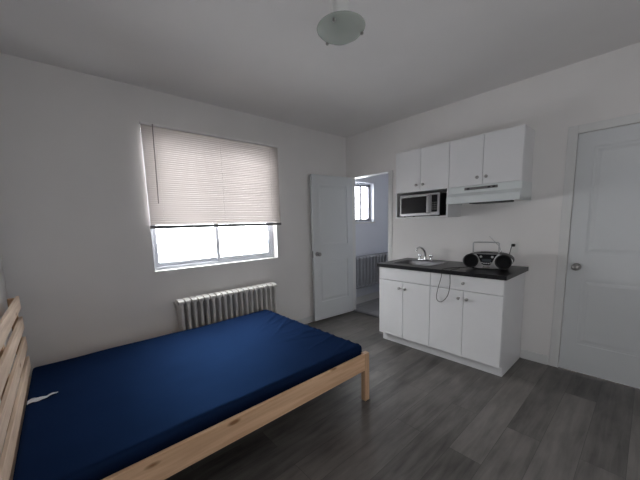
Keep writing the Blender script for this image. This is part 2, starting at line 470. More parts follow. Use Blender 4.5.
# ------------------------------------------------------------------ main window
def window(name, x0, x1, z0, z1, y, mull, fw_=0.035, sash=0.038, mw_=0.02, sm='frame'):
    root = bpy.data.objects.new(name, None); COL.objects.link(root); root['kind'] = 'structure'
    bm = B()
    box(bm, (x0, y, z0), (x0+fw_, y+0.07, z1), 0.003); box(bm, (x1-fw_, y, z0), (x1, y+0.07, z1), 0.003)
    box(bm, (x0+fw_, y, z0), (x1-fw_, y+0.07, z0+fw_), 0.003); box(bm, (x0+fw_, y, z1-fw_), (x1-fw_, y+0.07, z1), 0.003)
    struct('window_frame', bm, 'frame', root)
    for a, b, yy in ((x0+fw_, mull+mw_, y+0.036), (mull-mw_, x1-fw_, y+0.010)):
        s = B(); q = sash
        c, d = z0+fw_, z1-fw_
        box(s, (a, yy, c), (a+q, yy+0.022, d), 0.003); box(s, (b-q, yy, c), (b, yy+0.022, d), 0.003)
        box(s, (a+q, yy, c), (b-q, yy+0.022, c+q), 0.003); box(s, (a+q, yy, d-q), (b-q, yy+0.022, d), 0.003)
        struct('window_sash', s, sm, root)
        g = B(); box(g, (a+q-0.004, yy+0.009, c+q-0.004), (b-q+0.004, yy+0.013, d-q+0.004)); struct('window_pane', g, 'glass', root)
    return root
w1 = window('window_1', WX0, WX1, WZ0, WZ1, 0.085, -2.0)
bm = B(); box(bm, (-1.345, 0.078, 1.18), (-1.318, 0.094, 1.30), 0.004); struct('window_latch', bm, 'frame', w1)
bm = B(); box(bm, (WX0+0.002, -0.006, WZ0-0.001), (WX1-0.002, 0.084, WZ0+0.008), 0.003); struct('window_sill', bm, 'trim', w1)
w3 = window('fill_window_side', -0.28, 0.28, VZ0, VZ1, 0, 0)  # added window, out of view, brightens the kitchen wall and door
w3.rotation_euler = (0, 0, PI/2); w3.location = (XL-0.07, (VY0+VY1)/2, 0)
w4 = window('fill_window_rear', UX0, UX1, 0.95, 1.85, YF-0.145, -2.41)  # added window, out of view, lifts surfaces facing away from the main window
w2 = window('window_2', BX0, BX1, BZ0, BZ1, BY+0.06, 0.585, 0.02, 0.034, 0.03, 'darkframe')
bm = B(); box(bm, (BX0-0.02, BY-0.02, BZ0-0.022), (BX1+0.02, BY+0.058, BZ0), 0.003); struct('window_sill', bm, 'trim', w2)

# ------------------------------------------------------------------ venetian blind
bl = thing('venetian_blind', 'white horizontal slat blind half lowered over the bedroom window', 'blind', (-1.958, -0.028, 1.39))
bx0, bx1, bzt, bzb = -2.682, -1.233, 2.302, 1.386
def lb(v): return (v[0]+1.958, v[1]+0.028, v[2]-1.39)
def lbox(bm, lo, hi, bev=0): return box(bm, lb(lo), lb(hi), bev)
obj('head_rail', lbox(B(), (bx0, -0.044, bzt-0.016), (bx1, -0.010, bzt+0.004), 0.003), 'blindhead', bl)
obj('bottom_rail', lbox(B(), (bx0, -0.040, bzb-0.016), (bx1, -0.016, bzb+0.014), 0.003), 'blindrail', bl)
bm = B(); ns = 46
z0_, z1_ = bzb+0.028, bzt-0.024
for k in range(ns):
    zc = z0_ + (z1_-z0_)*k/(ns-1)
    a = math.radians(64+random.uniform(-1.5, 1.5)); hw = 0.0125
    pr = []
    for j in range(5):
        s = -1 + j/2; bow = 0.0022*(1-s*s)
        pr.append((-0.028 + s*hw*math.cos(a) - bow*math.sin(a), zc + s*hw*math.sin(a) + bow*math.cos(a)))
    t = bmesh.new()
    rows = [[t.verts.new(lb((x, y, z))) for y, z in pr] for x in (bx0+0.004, bx1-0.004)]
    rows2 = [[t.verts.new(lb((x, y+0.0004, z+0.0003))) for y, z in pr] for x in (bx0+0.004, bx1-0.004)]
    for j in range(4):
        t.faces.new((rows[0][j], rows[1][j], rows[1][j+1], rows[0][j+1]))
    rows2_unused = rows2
    bmesh.ops.delete(t, geom=[v for r in rows2 for v in r], context='VERTS')
    merge(bm, t)
obj('slats', bm, 'slat', bl, smooth=True)
for x in (-2.56, -1.96, -1.36):
    c = B(); tube(c, [lb((x, -0.043, bzb+0.012)), lb((x, -0.043, bzt-0.028))], 0.0007, 6)
    tube(c, [lb((x, -0.014, bzb+0.012)), lb((x, -0.014, bzt-0.028))], 0.0007, 6)
    obj('ladder_cord', c, 'cord', bl)
c = B(); tube(c, [lb((-2.588, -0.062, bzt-0.012)), lb((-2.590, -0.060, bzt-0.04)), lb((-2.600, -0.056, 1.60))], 0.0042, 8)
obj('tilt_wand', c, 'wand', bl, smooth=True)
c = B(); tube(c, [lb((-2.588, -0.062, bzt-0.012)), lb((-2.588, -0.045, bzt-0.008))], 0.003, 6)
obj('wand_hook', c, 'wand', bl)

# ------------------------------------------------------------------ radiators
def radiator(name, label, x0, n, pitch, y, z0, z1, depth, m, ncol, legs, col_r=0.0125):
    root = thing(name, label, 'radiator', (x0, y, 0 if legs else z0))
    base = 0 if legs else z0
    proto = None
    for i in range(n):
        if proto is None:
            s = B()
            ys = [(-depth/2 + depth*(j+0.5)/ncol) for j in range(ncol)]
            for yy in ys:
                lathe(s, [(0, z0+0.01-base), (col_r*0.9, z0+0.015-base), (col_r, z0+0.05-base), (col_r, z1-0.05-base), (col_r*0.9, z1-0.014-base), (0, z1-0.004-base)], (0, yy, 0), n=12)
            box(s, (-0.003, -depth/2+0.01, z0+0.03-base), (0.003, depth/2-0.01, z1-0.03-base))  # thin web plate added to make the gaps between columns darker
            # rounded header loops top and bottom
            for zz, sg in ((z1-0.030-base, 1), (z0+0.035-base, -1)):
                poly = []
                hh = 0.030; d = depth/2
                for q in range(9): a = PI*q/8; poly.append((d*math.cos(a)*0.98, zz+sg*hh*math.sin(a)**0.6*0.95))
                for q in range(9): a = PI*q/8; poly.append((-d*math.cos(a)*0.98, zz-sg*0.022*math.sin(a)**0.6))
                pp = []
                for c_ in poly:
                    if not pp or (abs(pp[-1][0]-c_[0])+abs(pp[-1][1]-c_[1])) > 1e-4: pp.append(c_)
                if (abs(pp[0][0]-pp[-1][0])+abs(pp[0][1]-pp[-1][1])) < 1e-4: pp.pop()
                prism(s, pp, -pitch*0.40, pitch*0.40, 'yz', 0.003)
                lathe(s, [(0, -pitch/2), (0.019, -pitch/2), (0.019, pitch/2), (0, pitch/2)], (0, 0, zz), 'x', n=14)
            proto = obj('radiator_section', s, m, root, smooth=True)
            proto.location = (pitch/2, 0, 0)
        else:
            c = proto.copy(); COL.objects.link(c); c.parent = root; c.location = (pitch*(i+0.5), 0, 0)
    if legs:
        for i in (0, n-1):
            f = B()
            for yy in (-depth*0.36, depth*0.36):
                lathe(f, [(0, 0), (0.02, 0), (0.016, 0.02), (0.011, 0.06), (0.014, z0+0.04), (0, z0+0.04)], (pitch*(i+0.5), yy, 0), n=12)
            obj('foot', f, m, root, smooth=True)
    return root
rad = radiator('radiator', 'old white cast iron column radiator under the bedroom window behind the bed', -2.548, 18, 0.0618, -0.120, 0.13, 0.692, 0.15, 'radiator', 4, True, 0.0165)
W18 = 18*0.0618
v = B()
tube(v, [(W18-0.005, 0, 0.165), (W18+0.03, 0, 0.165), (W18+0.055, 0, 0.15), (W18+0.06, 0, 0.10), (W18+0.06, 0, 0.0)], 0.012, 12)
obj('supply_pipe', v, 'radiator', rad, smooth=True)
v = B(); lathe(v, [(0, 0), (0.012, 0), (0.012, 0.02), (0.006, 0.024), (0.006, 0.045), (0, 0.045)], (W18, 0, 0.655), 'x', n=12)
obj('bleed_valve', v, 'radiator', rad, smooth=True)
v = B(); lathe(v, [(0, 0), (0.017, 0), (0.022, 0.012), (0.022, 0.03), (0.014, 0.038), (0, 0.04)], (W18+0.035, 0, 0.172), n=14)
obj('valve_handle', v, 'radiator', rad, smooth=True)
rad2 = radiator('radiator', 'white wall hung column radiator under the bathroom window beyond the doorway', 0.17, 12, 0.086, BY-0.10, 0.30, 0.83, 0.13, 'radiator_shaded', 3, False, 0.017)
for xx in (0.108, 0.9):
    v = B(); box(v, (xx-0.012, 0.05, 0.42), (xx+0.012, 0.099, 0.45)); obj('wall_bracket', v, 'radiator', rad2)
v = B(); tube(v, [(1.00, 0, 0.03), (1.00, 0, -0.10), (1.00, 0, -0.299)], 0.011, 10); obj('supply_pipe', v, 'radiator', rad2, smooth=True)

# ------------------------------------------------------------------ toilet
to = thing('toilet', 'white porcelain toilet in the bathroom, partly hidden behind the kitchen cabinet', 'toilet', (0.62, -0.42, 0), math.radians(0))
# bowl front faces -x (towards the doorway), tank on +x
bm = B()
rings = [(0.0, 0.105, 0.20, 0.04), (0.03, 0.10, 0.19, 0.04), (0.14, 0.085, 0.15, 0.03), (0.24, 0.11, 0.18, 0.0), (0.33, 0.165, 0.235, -0.02), (0.385, 0.182, 0.25, -0.02), (0.395, 0.178, 0.245, -0.02)]
t = bmesh.new(); RR = []
for z, ry, rx, cx in rings:
    RR.append([t.verts.new((cx+rx*math.cos(2*PI*k/32), ry*math.sin(2*PI*k/32), z)) for k in range(32)])
RR.append([t.verts.new((-0.02+0.19*math.cos(2*PI*k/32), 0.13*math.sin(2*PI*k/32), 0.392)) for k in range(32)])
RR.append([t.verts.new((-0.0+0.10*math.cos(2*PI*k/32), 0.08*math.sin(2*PI*k/32), 0.24)) for k in range(32)])
for a, b in zip(RR, RR[1:]):
    for k in range(32): t.faces.new((a[k], a[(k+1) % 32], b[(k+1) % 32], b[k]))
t.faces.new(RR[-1]); t.faces.new(list(reversed(RR[0])))
bmesh.ops.recalc_face_normals(t, faces=t.faces); merge(bm, t)
box(bm, (0.16, -0.10, 0.20), (0.42, 0.10, 0.395), 0.02)
obj('bowl', bm, 'porcelain', to, smooth=True)
def oval(bm, rx, ry, cx, z0, z1, hole=None):
    n = 36
    t = bmesh.new()
    o0 = [t.verts.new((cx+rx*math.cos(2*PI*k/n), ry*math.sin(2*PI*k/n), z0)) for k in range(n)]
    o1 = [t.verts.new((cx+rx*math.cos(2*PI*k/n), ry*math.sin(2*PI*k/n), z1)) for k in range(n)]
    for k in range(n): t.faces.new((o0[k], o0[(k+1) % n], o1[(k+1) % n], o1[k]))
    t.faces.new(o1); t.faces.new(list(reversed(o0)))
    bmesh.ops.bevel(t, geom=[e for e in t.edges if abs(e.verts[0].co.z-e.verts[1].co.z) < 1e-6], offset=0.006, segments=2, affect='EDGES')
    merge(bm, t)
s = B(); oval(s, 0.25, 0.185, -0.02, 0.397, 0.414); obj('seat', s, 'porcelain', to, smooth=True)
s = B(); oval(s, 0.247, 0.182, -0.02, 0.416, 0.436); obj('lid', s, 'porcelain', to, smooth=True)
s = B(); box(s, (0.24, -0.20, 0.397), (0.43, 0.20, 0.74), 0.03, 3); obj('tank', s, 'porcelain', to, smooth=True)
s = B(); box(s, (0.23, -0.21, 0.742), (0.44, 0.21, 0.775), 0.01, 2); obj('tank_lid', s, 'porcelain', to, smooth=True)

# ------------------------------------------------------------------ bed
BXH, BXF = -3.575, -1.626       # head and foot faces
BYB, BYN = -0.235, -1.700       # back (window) and near side
bed = thing('bed_frame', 'pine wood bed frame with slatted headboard against the left wall', 'bed', ((BXH+BXF)/2, (BYB+BYN)/2, 0))
ox, oy = (BXH+BXF)/2, (BYB+BYN)/2
def bb(bm, lo, hi, bev=0.003): return box(bm, (lo[0]-ox, lo[1]-oy, lo[2]), (hi[0]-ox, hi[1]-oy, hi[2]), bev)
for ya in (BYB-0.03, BYN+0.0, (BYB+BYN)/2-0.02):
    full = abs(ya-((BYB+BYN)/2-0.02)) > 0.01
    p_ = B()
    bb(p_, (BXH-0.058, ya, 0 if full else 0.24), (BXH-0.019, ya+(0.032 if full else 0.05), 0.935))
    obj('headboard_post', p_, 'pine_z', bed)
for k in range(4):
    z1 = 0.945 - k*0.145
    s = B(); bb(s, (BXH-0.018, BYN, z1-0.088), (BXH, BYB, z1)); obj('headboard_slat', s, 'pine_y', bed)
s = B(); bb(s, (BXH-0.018, BYN+0.035, 0.24), (BXH, BYB-0.035, 0.37)); obj('head_rail', s, 'pine_y', bed)
s = B(); bb(s, (BXH, BYN, 0.255), (BXF-0.052, BYN+0.022, 0.386)); obj('side_rail', s, 'pine_x', bed)
s = B(); bb(s, (BXH, BYB-0.022, 0.255), (BXF-0.052, BYB, 0.386)); obj('side_rail', s, 'pine_x', bed)
s = B(); bb(s, (BXF-0.040, BYN+0.045, 0.255), (BXF-0.018, BYB-0.045, 0.37)); obj('foot_rail', s, 'pine_y', bed)
for y0 in (BYN, BYB-0.042):
    s = B(); bb(s, (BXF-0.050, y0, 0.0), (BXF, y0+0.042, 0.386), 0.004); obj('leg', s, 'pine_z', bed)
s = B(); bb(s, (BXH+0.005, (BYB+BYN)/2-0.02, 0.20), (BXF-0.042, (BYB+BYN)/2+0.02, 0.268)); obj('centre_beam', s, 'pine_x', bed)
s = B(); bb(s, (-2.60, (BYB+BYN)/2-0.02, 0.0), (-2.56, (BYB+BYN)/2+0.02, 0.199)); obj('centre_leg', s, 'pine_z', bed)
for y0, y1 in ((BYN+0.023, BYN+0.045), (BYB-0.045, BYB-0.023)):
    s = B(); bb(s, (BXH+0.01, y0, 0.262), (BXF-0.06, y1, 0.284)); obj('slat_ledge', s, 'pine_x', bed)
s0 = None
for k in range(14):
    xx = BXH+0.05+k*0.136
    if s0 is None:
        s = B(); box(s, (0, BYN+0.026-oy, 0.286), (0.068, BYB-0.026-oy, 0.300), 0.002); s0 = obj('bed_slat', s, 'pine_y', bed); s0.location.x = xx-ox
    else:
        c = s0.copy(); COL.objects.link(c); c.parent = bed; c.location = (xx-ox, 0, 0)

# mattress with rounded edges and cover wrinkles
mx0, mx1, my0, my1, mz0, mz1 = -3.568, -1.648, -1.655, -0.268, 0.302, 0.437
def surf_box(nx, ny, nz, lo, hi, r, disp):
    bm = B(); vm = {}
    def V(i, j, k):
        key = (i, j, k)
        if key in vm: return vm[key]
        p = Vector((lo[0]+(hi[0]-lo[0])*i/nx, lo[1]+(hi[1]-lo[1])*j/ny, lo[2]+(hi[2]-lo[2])*k/nz))
        q = Vector([min(max(p[a], lo[a]+r), hi[a]-r) for a in range(3)])
        d = p-q
        if d.length > 1e-9: p = q + d.normalized()*r
        p = disp(p)
        vm[key] = bm.verts.new(p); return vm[key]
    for i in range(nx):
        for j in range(ny):
            for k in (0, nz):
                bm.faces.new((V(i, j, k), V(i+1, j, k), V(i+1, j+1, k), V(i, j+1, k)))
    for i in range(nx):
        for k in range(nz):
            for j in (0, ny):
                bm.faces.new((V(i, j, k), V(i+1, j, k), V(i+1, j, k+1), V(i, j, k+1)))
    for j in range(ny):
        for k in range(nz):
            for i in (0, nx):
                bm.faces.new((V(i, j, k), V(i, j+1, k), V(i, j+1, k+1), V(i, j, k+1)))
    bmesh.ops.recalc_face_normals(bm, faces=bm.faces)
    return bm
rw = random.Random(3)
folds = []
for k in range(16):
    y = my1 - 0.10 - k*0.082 + rw.uniform(-.02, .02)
    folds.append((mx1+0.0, y, rw.uniform(-0.95, -0.25) if k < 6 else rw.uniform(-0.5, 0.5), rw.uniform(0.15, 0.45), rw.uniform(0.004, 0.011), rw.uniform(0.009, 0.017)))
def mdisp(p):
    q = p.copy()
    if p.z > mz1-0.035:
        dz = 0
        for fx, fy, sl, ln, am, wd in folds:
            s = fx - p.x
            if s < ln*1.3:
                c = (p.y - (fy + sl*s*0.9))
                dz += am*math.exp(-(c/wd)**2)*max(0, 1-s/(ln*1.3))*math.sin(min(1, (s+0.02)/0.05)*PI/2)
        dz += 0.003*math.sin(p.x*5.1+1)*math.sin(p.y*4.3)
        dz += 0.0012*math.sin(p.x*13+p.y*7)
        q.z += dz*min(1, (p.z-(mz1-0.035))/0.02)
    # slightly bowed outline
    q.y += (0.012*math.sin((p.x-mx0)/(mx1-mx0)*PI))*(1 if p.y < (my0+my1)/2 else -1)*0.8
    return q
mt = obj('mattress', surf_box(150, 120, 6, (mx0, my0, mz0), (mx1, my1, mz1), 0.022, mdisp), 'mattress', None, smooth=True)
tag(mt, 'navy blue nylon covered mattress lying bare on the pine bed', 'mattress')
# care label
bm = B(); t = bmesh.new(); nn = 14
L0 = Vector((-3.558, -0.868, 0)); L1 = Vector((-3.428, -0.848, 0))
top = []
for i in range(nn+1):
    s = i/nn; c = L0.lerp(L1, s); w = 0.024*(1-0.45*s)*(1-0.9*max(0, s-0.9)/0.1*0.6)
    off = 0.006*math.sin(s*9)
    z = mz1+0.006+0.004*abs(math.sin(s*10))
    for sg in (-1, -0.3, 0.4, 1):
        top.append(t.verts.new((c.x, c.y+off+w*sg, z+0.003*math.cos(sg*5+s*6))))
for i in range(nn):
    for j in range(3):
        t.faces.new((top[i*4+j], top[i*4+4+j], top[i*4+5+j], top[i*4+1+j]))
bmesh.ops.solidify(t, geom=list(t.faces), thickness=0.0012)
bmesh.ops.recalc_face_normals(t, faces=t.faces); merge(bm, t)
tag(obj('cloth_label', bm, 'paper', None, smooth=True), 'small white crumpled cloth label lying on the mattress near the headboard', 'label')

# ------------------------------------------------------------------ base cabinets
FX = -0.600   # carcass front
FD = -0.620   # door faces
TZ = 0.872
def knob(parent, y, z, x):
    k = B(); lathe(k, [(0, 0), (0.007, 0), (0.006, 0.012), (0.009, 0.016), (0.0145, 0.021), (0.0145, 0.027), (0.009, 0.031), (0, 0.032)], (x, y, z), '-x', n=18)
    return obj('knob', k, 'nickel', parent, smooth=True)
def base_cab(label, y0, y1, drawer):
    cy_ = (y0+y1)/2
    r = thing('base_cabinet', label, 'cabinet', (-0.3, cy_, 0), 0, 'kitchen base cabinets')
    def L(v): return (v[0]+0.3, v[1]-cy_, v[2])
    def lbx(bm, lo, hi, bev=0.0015): return box(bm, L(lo), L(hi), bev)
    b = B()
    for ya, yb in ((y0, y0+0.017), (y1-0.017, y1)):
        poly = [(FX+0.3, 0.105), (FX+0.3, TZ), (-0.016+0.3, TZ), (-0.016+0.3, 0.0), (-0.538+0.3, 0.0), (-0.538+0.3, 0.105)]
        prism(b, poly, ya-cy_, yb-cy_, 'xz')
    lbx(b, (FX, y0+0.017, 0.105), (-0.016, y1-0.017, 0.122)); lbx(b, (-0.026, y0+0.017, 0.105), (-0.016, y1-0.017, TZ))
    lbx(b, (FX, y0+0.017, 0.725), (FX+0.08, y1-0.017, 0.742))
    obj('cabinet_body', b, 'cabinet', r)
    k = B(); lbx(k, (-0.545, y0+0.001, 0.001), (-0.5385, y1-0.001, 0.098)); obj('toe_kick', k, 'cabinet', r)
    # front panels
    p = B(); lbx(p, (FD, y0+0.0015, 0.738), (FX-0.001, y1-0.0015, TZ-0.003), 0.002)
    d = obj('drawer' if drawer else 'false_front', p, 'cabinet', r)
    if drawer:
        kk = knob(d, 0, 0.805, FD+0.3)
    ym = y0+(y1-y0)*0.5
    for ya, yb, ky in ((ym+0.0015, y1-0.0015, ym+0.036), (y0+0.0015, ym-0.0015, ym-0.036)):
        p = B(); lbx(p, (FD, ya, 0.107), (FX-0.001, yb, 0.732), 0.002)
        d = obj('cabinet_door', p, 'cabinet', r)
        knob(d, ky-cy_, 0.662, FD+0.3)
    return r
base_cab('white base cabinet under the sink with a plain false front and two doors', -1.658, -1.052, False)
base_cab('white base cabinet under the boombox with one drawer and two doors', -2.290, -1.659, True)

# worktop with cut-out for the sink
SX0, SX1, SY0, SY1 = -0.535, -0.125, -1.62, -1.13
wt0, wt1 = TZ+0.001, 0.910
WYL, WYR, WXF = -1.034, -2.309, -0.640
bm = B()
box(bm, (WXF, WYR, wt0), (-0.002, SY0+0.02, wt1)); box(bm, (WXF, SY1-0.02, wt0), (-0.002, WYL, wt1))
box(bm, (WXF, SY0+0.02, wt0), (SX0+0.02, SY1-0.02, wt1)); box(bm, (SX1-0.02, SY0+0.02, wt0), (-0.002, SY1-0.02, wt1))
tag(obj('worktop', bm, 'worktop'), 'black laminate worktop on top of the two white base cabinets', 'worktop')

# sink
sk = thing('sink', 'stainless steel sink basin set into the black worktop', 'sink', ((SX0+SX1)/2, (SY0+SY1)/2, wt1))
sx, sy = (SX0+SX1)/2, (SY0+SY1)/2
bm = B(); t = bmesh.new()
def rr(hx, hy, r, z, n=6, cx=0, cy=0):
    pts = []
    for qx, qy, a0 in ((1, 1, 0), (-1, 1, PI/2), (-1, -1, PI), (1, -1, 1.5*PI)):
        for k in range(n+1):
            a = a0+PI/2*k/n
            pts.append(t.verts.new((cx+qx*(hx-r)+r*math.cos(a), cy+qy*(hy-r)+r*math.sin(a), z)))
    return pts
hx, hy = (SX1-SX0)/2, (SY1-SY0)/2
seq = [rr(hx, hy, 0.03, 0.0012), rr(hx-0.003, hy-0.003, 0.03, 0.005), rr(hx-0.035, hy-0.025, 0.05, 0.004, cx=-0.02),
       rr(hx-0.045, hy-0.032, 0.05, -0.01, cx=-0.02), rr(hx-0.055, hy-0.045, 0.05, -0.14, cx=-0.02), rr(hx-0.10, hy-0.09, 0.04, -0.155, cx=-0.02)]
for a, b in zip(seq, seq[1:]):
    for k in range(len(a)): t.faces.new((a[k], a[(k+1) % len(a)], b[(k+1) % len(a)], b[k]))
t.faces.new(seq[-1])
for f in t.faces: pass
bmesh.ops.recalc_face_normals(t, faces=t.faces)
merge(bm, t)
obj('basin', bm, 'sinksteel', sk, smooth=True)
bm = B(); lathe(bm, [(0, 0.001), (0.02, 0.001), (0.034, 0.003), (0.04, 0.0)], (-0.02, 0, -0.154), n=24)
obj('drain', bm, 'chrome', sk, smooth=True)

# faucet
FA = (-0.145, -1.350)
fa = thing('faucet', 'chrome two handle faucet with curved spout behind the sink', 'faucet', (FA[0], FA[1], wt1+0.0055))
bm = B(); box(bm, (-0.024, -0.085, 0), (0.018, 0.085, 0.014), 0.006, 3); lathe(bm, [(0.02, 0.012), (0.017, 0.03), (0.013, 0.045), (0, 0.046)], (0, 0, 0), n=20)
obj('faucet_base', bm, 'chrome', fa, smooth=True)
bm = B(); tube(bm, [(0, 0, 0.03), (-0.008, 0, 0.09), (-0.05, 0.008, 0.140), (-0.105, 0.018, 0.158), (-0.145, 0.026, 0.140), (-0.152, 0.028, 0.112)], [0.012, 0.009], 12, 6)
obj('spout', bm, 'chrome', fa, smooth=True)
for s in (-1, 1):
    bm = B(); lathe(bm, [(0.0, 0.012), (0.016, 0.012), (0.014, 0.035), (0.012, 0.04), (0.021, 0.046), (0.023, 0.058), (0.018, 0.070), (0, 0.073)], (0, s*0.068, 0), n=18)
    obj('handle', bm, 'chrome', fa, smooth=True)

# ------------------------------------------------------------------ wall cabinets
UX, UD = -0.290, -0.309
def wall_cab(label, y0, y1, z0, z1, niche):
    cy_ = (y0+y1)/2
    r = thing('wall_cabinet', label, 'cabinet', (0, cy_, z0), 0, 'kitchen wall cabinets')
    def lbx(bm, lo, hi, bev=0.001): return box(bm, (lo[0], lo[1]-cy_, lo[2]-z0), (hi[0], hi[1]-cy_, hi[2]-z0), bev)
    b = B(); q = 0.016
    xf = UX
    if niche:
        lbx(b, (UD, y0, z0), (-0.003, y0+q, niche)); lbx(b, (UD, y1-q, z0), (-0.003, y1, niche))
        lbx(b, (xf, y0, niche), (-0.003, y0+q, z1)); lbx(b, (xf, y1-q, niche), (-0.003, y1, z1))
        lbx(b, (UD, y0+q, z0), (-0.003, y1-q, z0+q)); lbx(b, (xf, y0+q, niche-0.001), (-0.003, y1-q, niche+q-0.001))
    else:
        lbx(b, (xf, y0, z0), (-0.003, y0+q, z1)); lbx(b, (xf, y1-q, z0), (-0.003, y1, z1)); lbx(b, (xf, y0+q, z0), (-0.003, y1-q, z0+q))
    lbx(b, (xf, y0+q, z1-q), (-0.003, y1-q, z1)); lbx(b, (-0.012, y0+q, z0+q), (-0.003, y1-q, z1-q))
    obj('cabinet_body', b, 'cabinet', r)
    ym = cy_; zb = niche if niche else z0
    for ya, yb, ky in ((ym+0.0015, y1-0.001, ym+0.038), (y0+0.001, ym-0.0015, ym-0.038)):
        p = B(); lbx(p, (UD, ya, zb+0.001), (UX-0.001, yb, z1-0.001), 0.002)
        d = obj('cabinet_door', p, 'cabinet', r)
        knob(d, ky-cy_, 1.757-z0, UD)
    return r
UZ1 = 2.141
wall_cab('white wall cabinet with two doors over an open microwave shelf', -1.667, -1.054, 1.401, UZ1, 1.690)
wall_cab('white wall cabinet with two doors above the range hood', -2.286, -1.668, 1.690, UZ1, None)

# microwave
mwv = thing('microwave', 'small stainless steel microwave with black window in the open shelf', 'microwave', (-0.165, -1.352, 1.4175))
X0, X1, Y0, Y1, Z0, Z1 = -0.145, 0.125, -0.232, 0.230, 0.008, 0.240
bm = B(); box(bm, (X0+0.004, Y0, Z0), (X1, Y1, Z1), 0.004); obj('body', bm, 'blackplast', mwv)
bm = B()
dY0 = -0.132
box(bm, (X0-0.014, dY0, Z0), (X0+0.003, Y1, Z0+0.030), 0.002); box(bm, (X0-0.014, dY0, Z1-0.026), (X0+0.003, Y1, Z1), 0.002)
box(bm, (X0-0.014, Y1-0.018, Z0+0.030), (X0+0.003, Y1, Z1-0.026), 0.002); box(bm, (X0-0.014, dY0, Z0+0.030), (X0+0.003, dY0+0.04, Z1-0.026), 0.002)
dr = obj('door_frame', bm, 'steel', mwv)
bm = B(); box(bm, (X0-0.010, dY0+0.041, Z0+0.031), (X0+0.002, Y1-0.019, Z1-0.027)); obj('door_window', bm, 'blackgloss', mwv)
bm = B(); tube(bm, [(X0-0.014, dY0+0.02, Z0+0.03), (X0-0.036, dY0+0.02, Z0+0.035), (X0-0.038, dY0+0.02, 0.12), (X0-0.036, dY0+0.02, Z1-0.032), (X0-0.014, dY0+0.02, Z1-0.028)], 0.0075, 10)
obj('handle', bm, 'silver', mwv, smooth=True)
bm = B(); box(bm, (X0-0.012, Y0, Z0), (X0+0.003, dY0-0.002, Z1), 0.003); cp = obj('control_panel', bm, 'steel', mwv)
bm = B(); box(bm, (X0-0.014, Y0+0.022, Z0+0.036), (X0-0.0115, dY0-0.016, Z1-0.020), 0.001); obj('keypad', bm, 'blackgloss', mwv)
bm = B()
for i in range(4):
    for j in range(3):
        box(bm, (X0-0.0155, Y0+0.028+j*0.0175, Z0+0.058+i*0.022), (X0-0.0138, Y0+0.040+j*0.0175, Z0+0.072+i*0.022), 0.0005)
obj('buttons', bm, 'darkgrey', mwv)
for yy in (Y0+0.03, Y1-0.03):
    for xx in (X0+0.04, X1-0.03):
        bm = B(); lathe(bm, [(0, 0.0), (0.01, 0.0), (0.011, 0.009), (0, 0.009)], (xx, yy, 0), n=12); obj('foot', bm, 'blackplast', mwv)

# range hood
HZ0, HZ1 = 1.527, 1.688
rh = thing('range_hood', 'white under cabinet range hood above the worktop', 'range hood', (-0.16, -1.979, HZ0))
hy0, hy1 = -0.313, 0.309
bm = B()
hz = HZ1-HZ0
prof = [(0.155, 0.012), (0.155, hz), (-0.150, hz), (-0.153, 0.098), (-0.196, 0.064), (-0.198, 0.0), (-0.180, 0.0), (-0.178, 0.012)]
prism(bm, prof, hy0, hy1, 'xz', 0.0018)
for a, b in ((hy0, hy0+0.01), (hy1-0.01, hy1)):
    box(bm, (-0.19, a, 0), (0.155, b, 0.02))
obj('hood_body', bm, 'hood', rh)
bm = B(); box(bm, (-0.1575, -0.13, 0.122), (-0.1505, 0.155, 0.146), 0.002); v = obj('switch_panel', bm, 'blindrail', rh)
v['label'] = 'grey vent and switch strip'
for yy in (-0.10, -0.06, 0.12):
    bm = B(); box(bm, (-0.161, yy-0.011, 0.128), (-0.157, yy+0.011, 0.140), 0.001); obj('switch', bm, 'blackplast', rh)
bm = B(); box(bm, (-0.12, -0.20, -0.006), (0.08, 0.12, 0.0115), 0.002); obj('grease_filter', bm, 'darkgrey', rh)
bm = B(); box(bm, (-0.17, -0.21, -0.010), (-0.10, 0.07, 0.0115), 0.003); obj('lamp_lens', bm, 'darkgrey', rh)

# ------------------------------------------------------------------ boombox
bo = thing('boombox', 'black and silver portable boombox standing on the right end of worktop', 'boombox', (-0.30, -2.056, wt1), math.radians(11.4))
# local: front faces -x, width along y
def rounded(hw, z0, z1, n=10, p=2.6):
    pts = []
    cz = (z0+z1)/2; hz_ = (z1-z0)/2
    for k in range(4*n):
        a = 2*PI*k/(4*n); c, s = math.cos(a), math.sin(a)
        pts.append((hw*math.copysign(abs(c)**(2/p), c), cz+hz_*math.copysign(abs(s)**(2/2.3), s)))
    return pts
bm = B(); prism(bm, rounded(0.201, 0.008, 0.150), -0.088, 0.105, 'yz', 0.004); obj('body', bm, 'blackplast', bo, smooth=True)
bm = B(); prism(bm, rounded(0.201, 0.010, 0.148), -0.100, -0.0885, 'yz', 0.004)
obj('front_shell', bm, 'silver', bo, smooth=True)
for s in (-1, 1):
    sp = B(); n_ = Matrix.Rotation(-PI/2, 3, 'Y')
    lathe(sp, [(0, 0.004), (0.020, 0.008), (0.040, 0.005), (0.050, 0.010), (0.054, 0.008), (0.056, 0.0)], (-0.1005, s*0.129, 0.077), '-x', n=32)
    spk = obj('speaker', sp, 'grille', bo, smooth=True)
    rg = B(); lathe(rg, [(0.056, 0.0), (0.0565, 0.006), (0.062, 0.007), (0.0655, 0.0)], (-0.1005, s*0.129, 0.077), '-x', n=32)
    obj('speaker_ring', rg, 'blackplast', spk, smooth=True)
bm = B(); prism(bm, [(-0.085, 0.143), (0.085, 0.143), (0.066, 0.118), (0.055, 0.090), (0.040, 0.055), (0.022, 0.042), (-0.022, 0.042), (-0.040, 0.055), (-0.055, 0.090), (-0.066, 0.118)], -0.105, -0.1005, 'yz', 0.001)
cpn = obj('centre_panel', bm, 'blackgloss', bo)
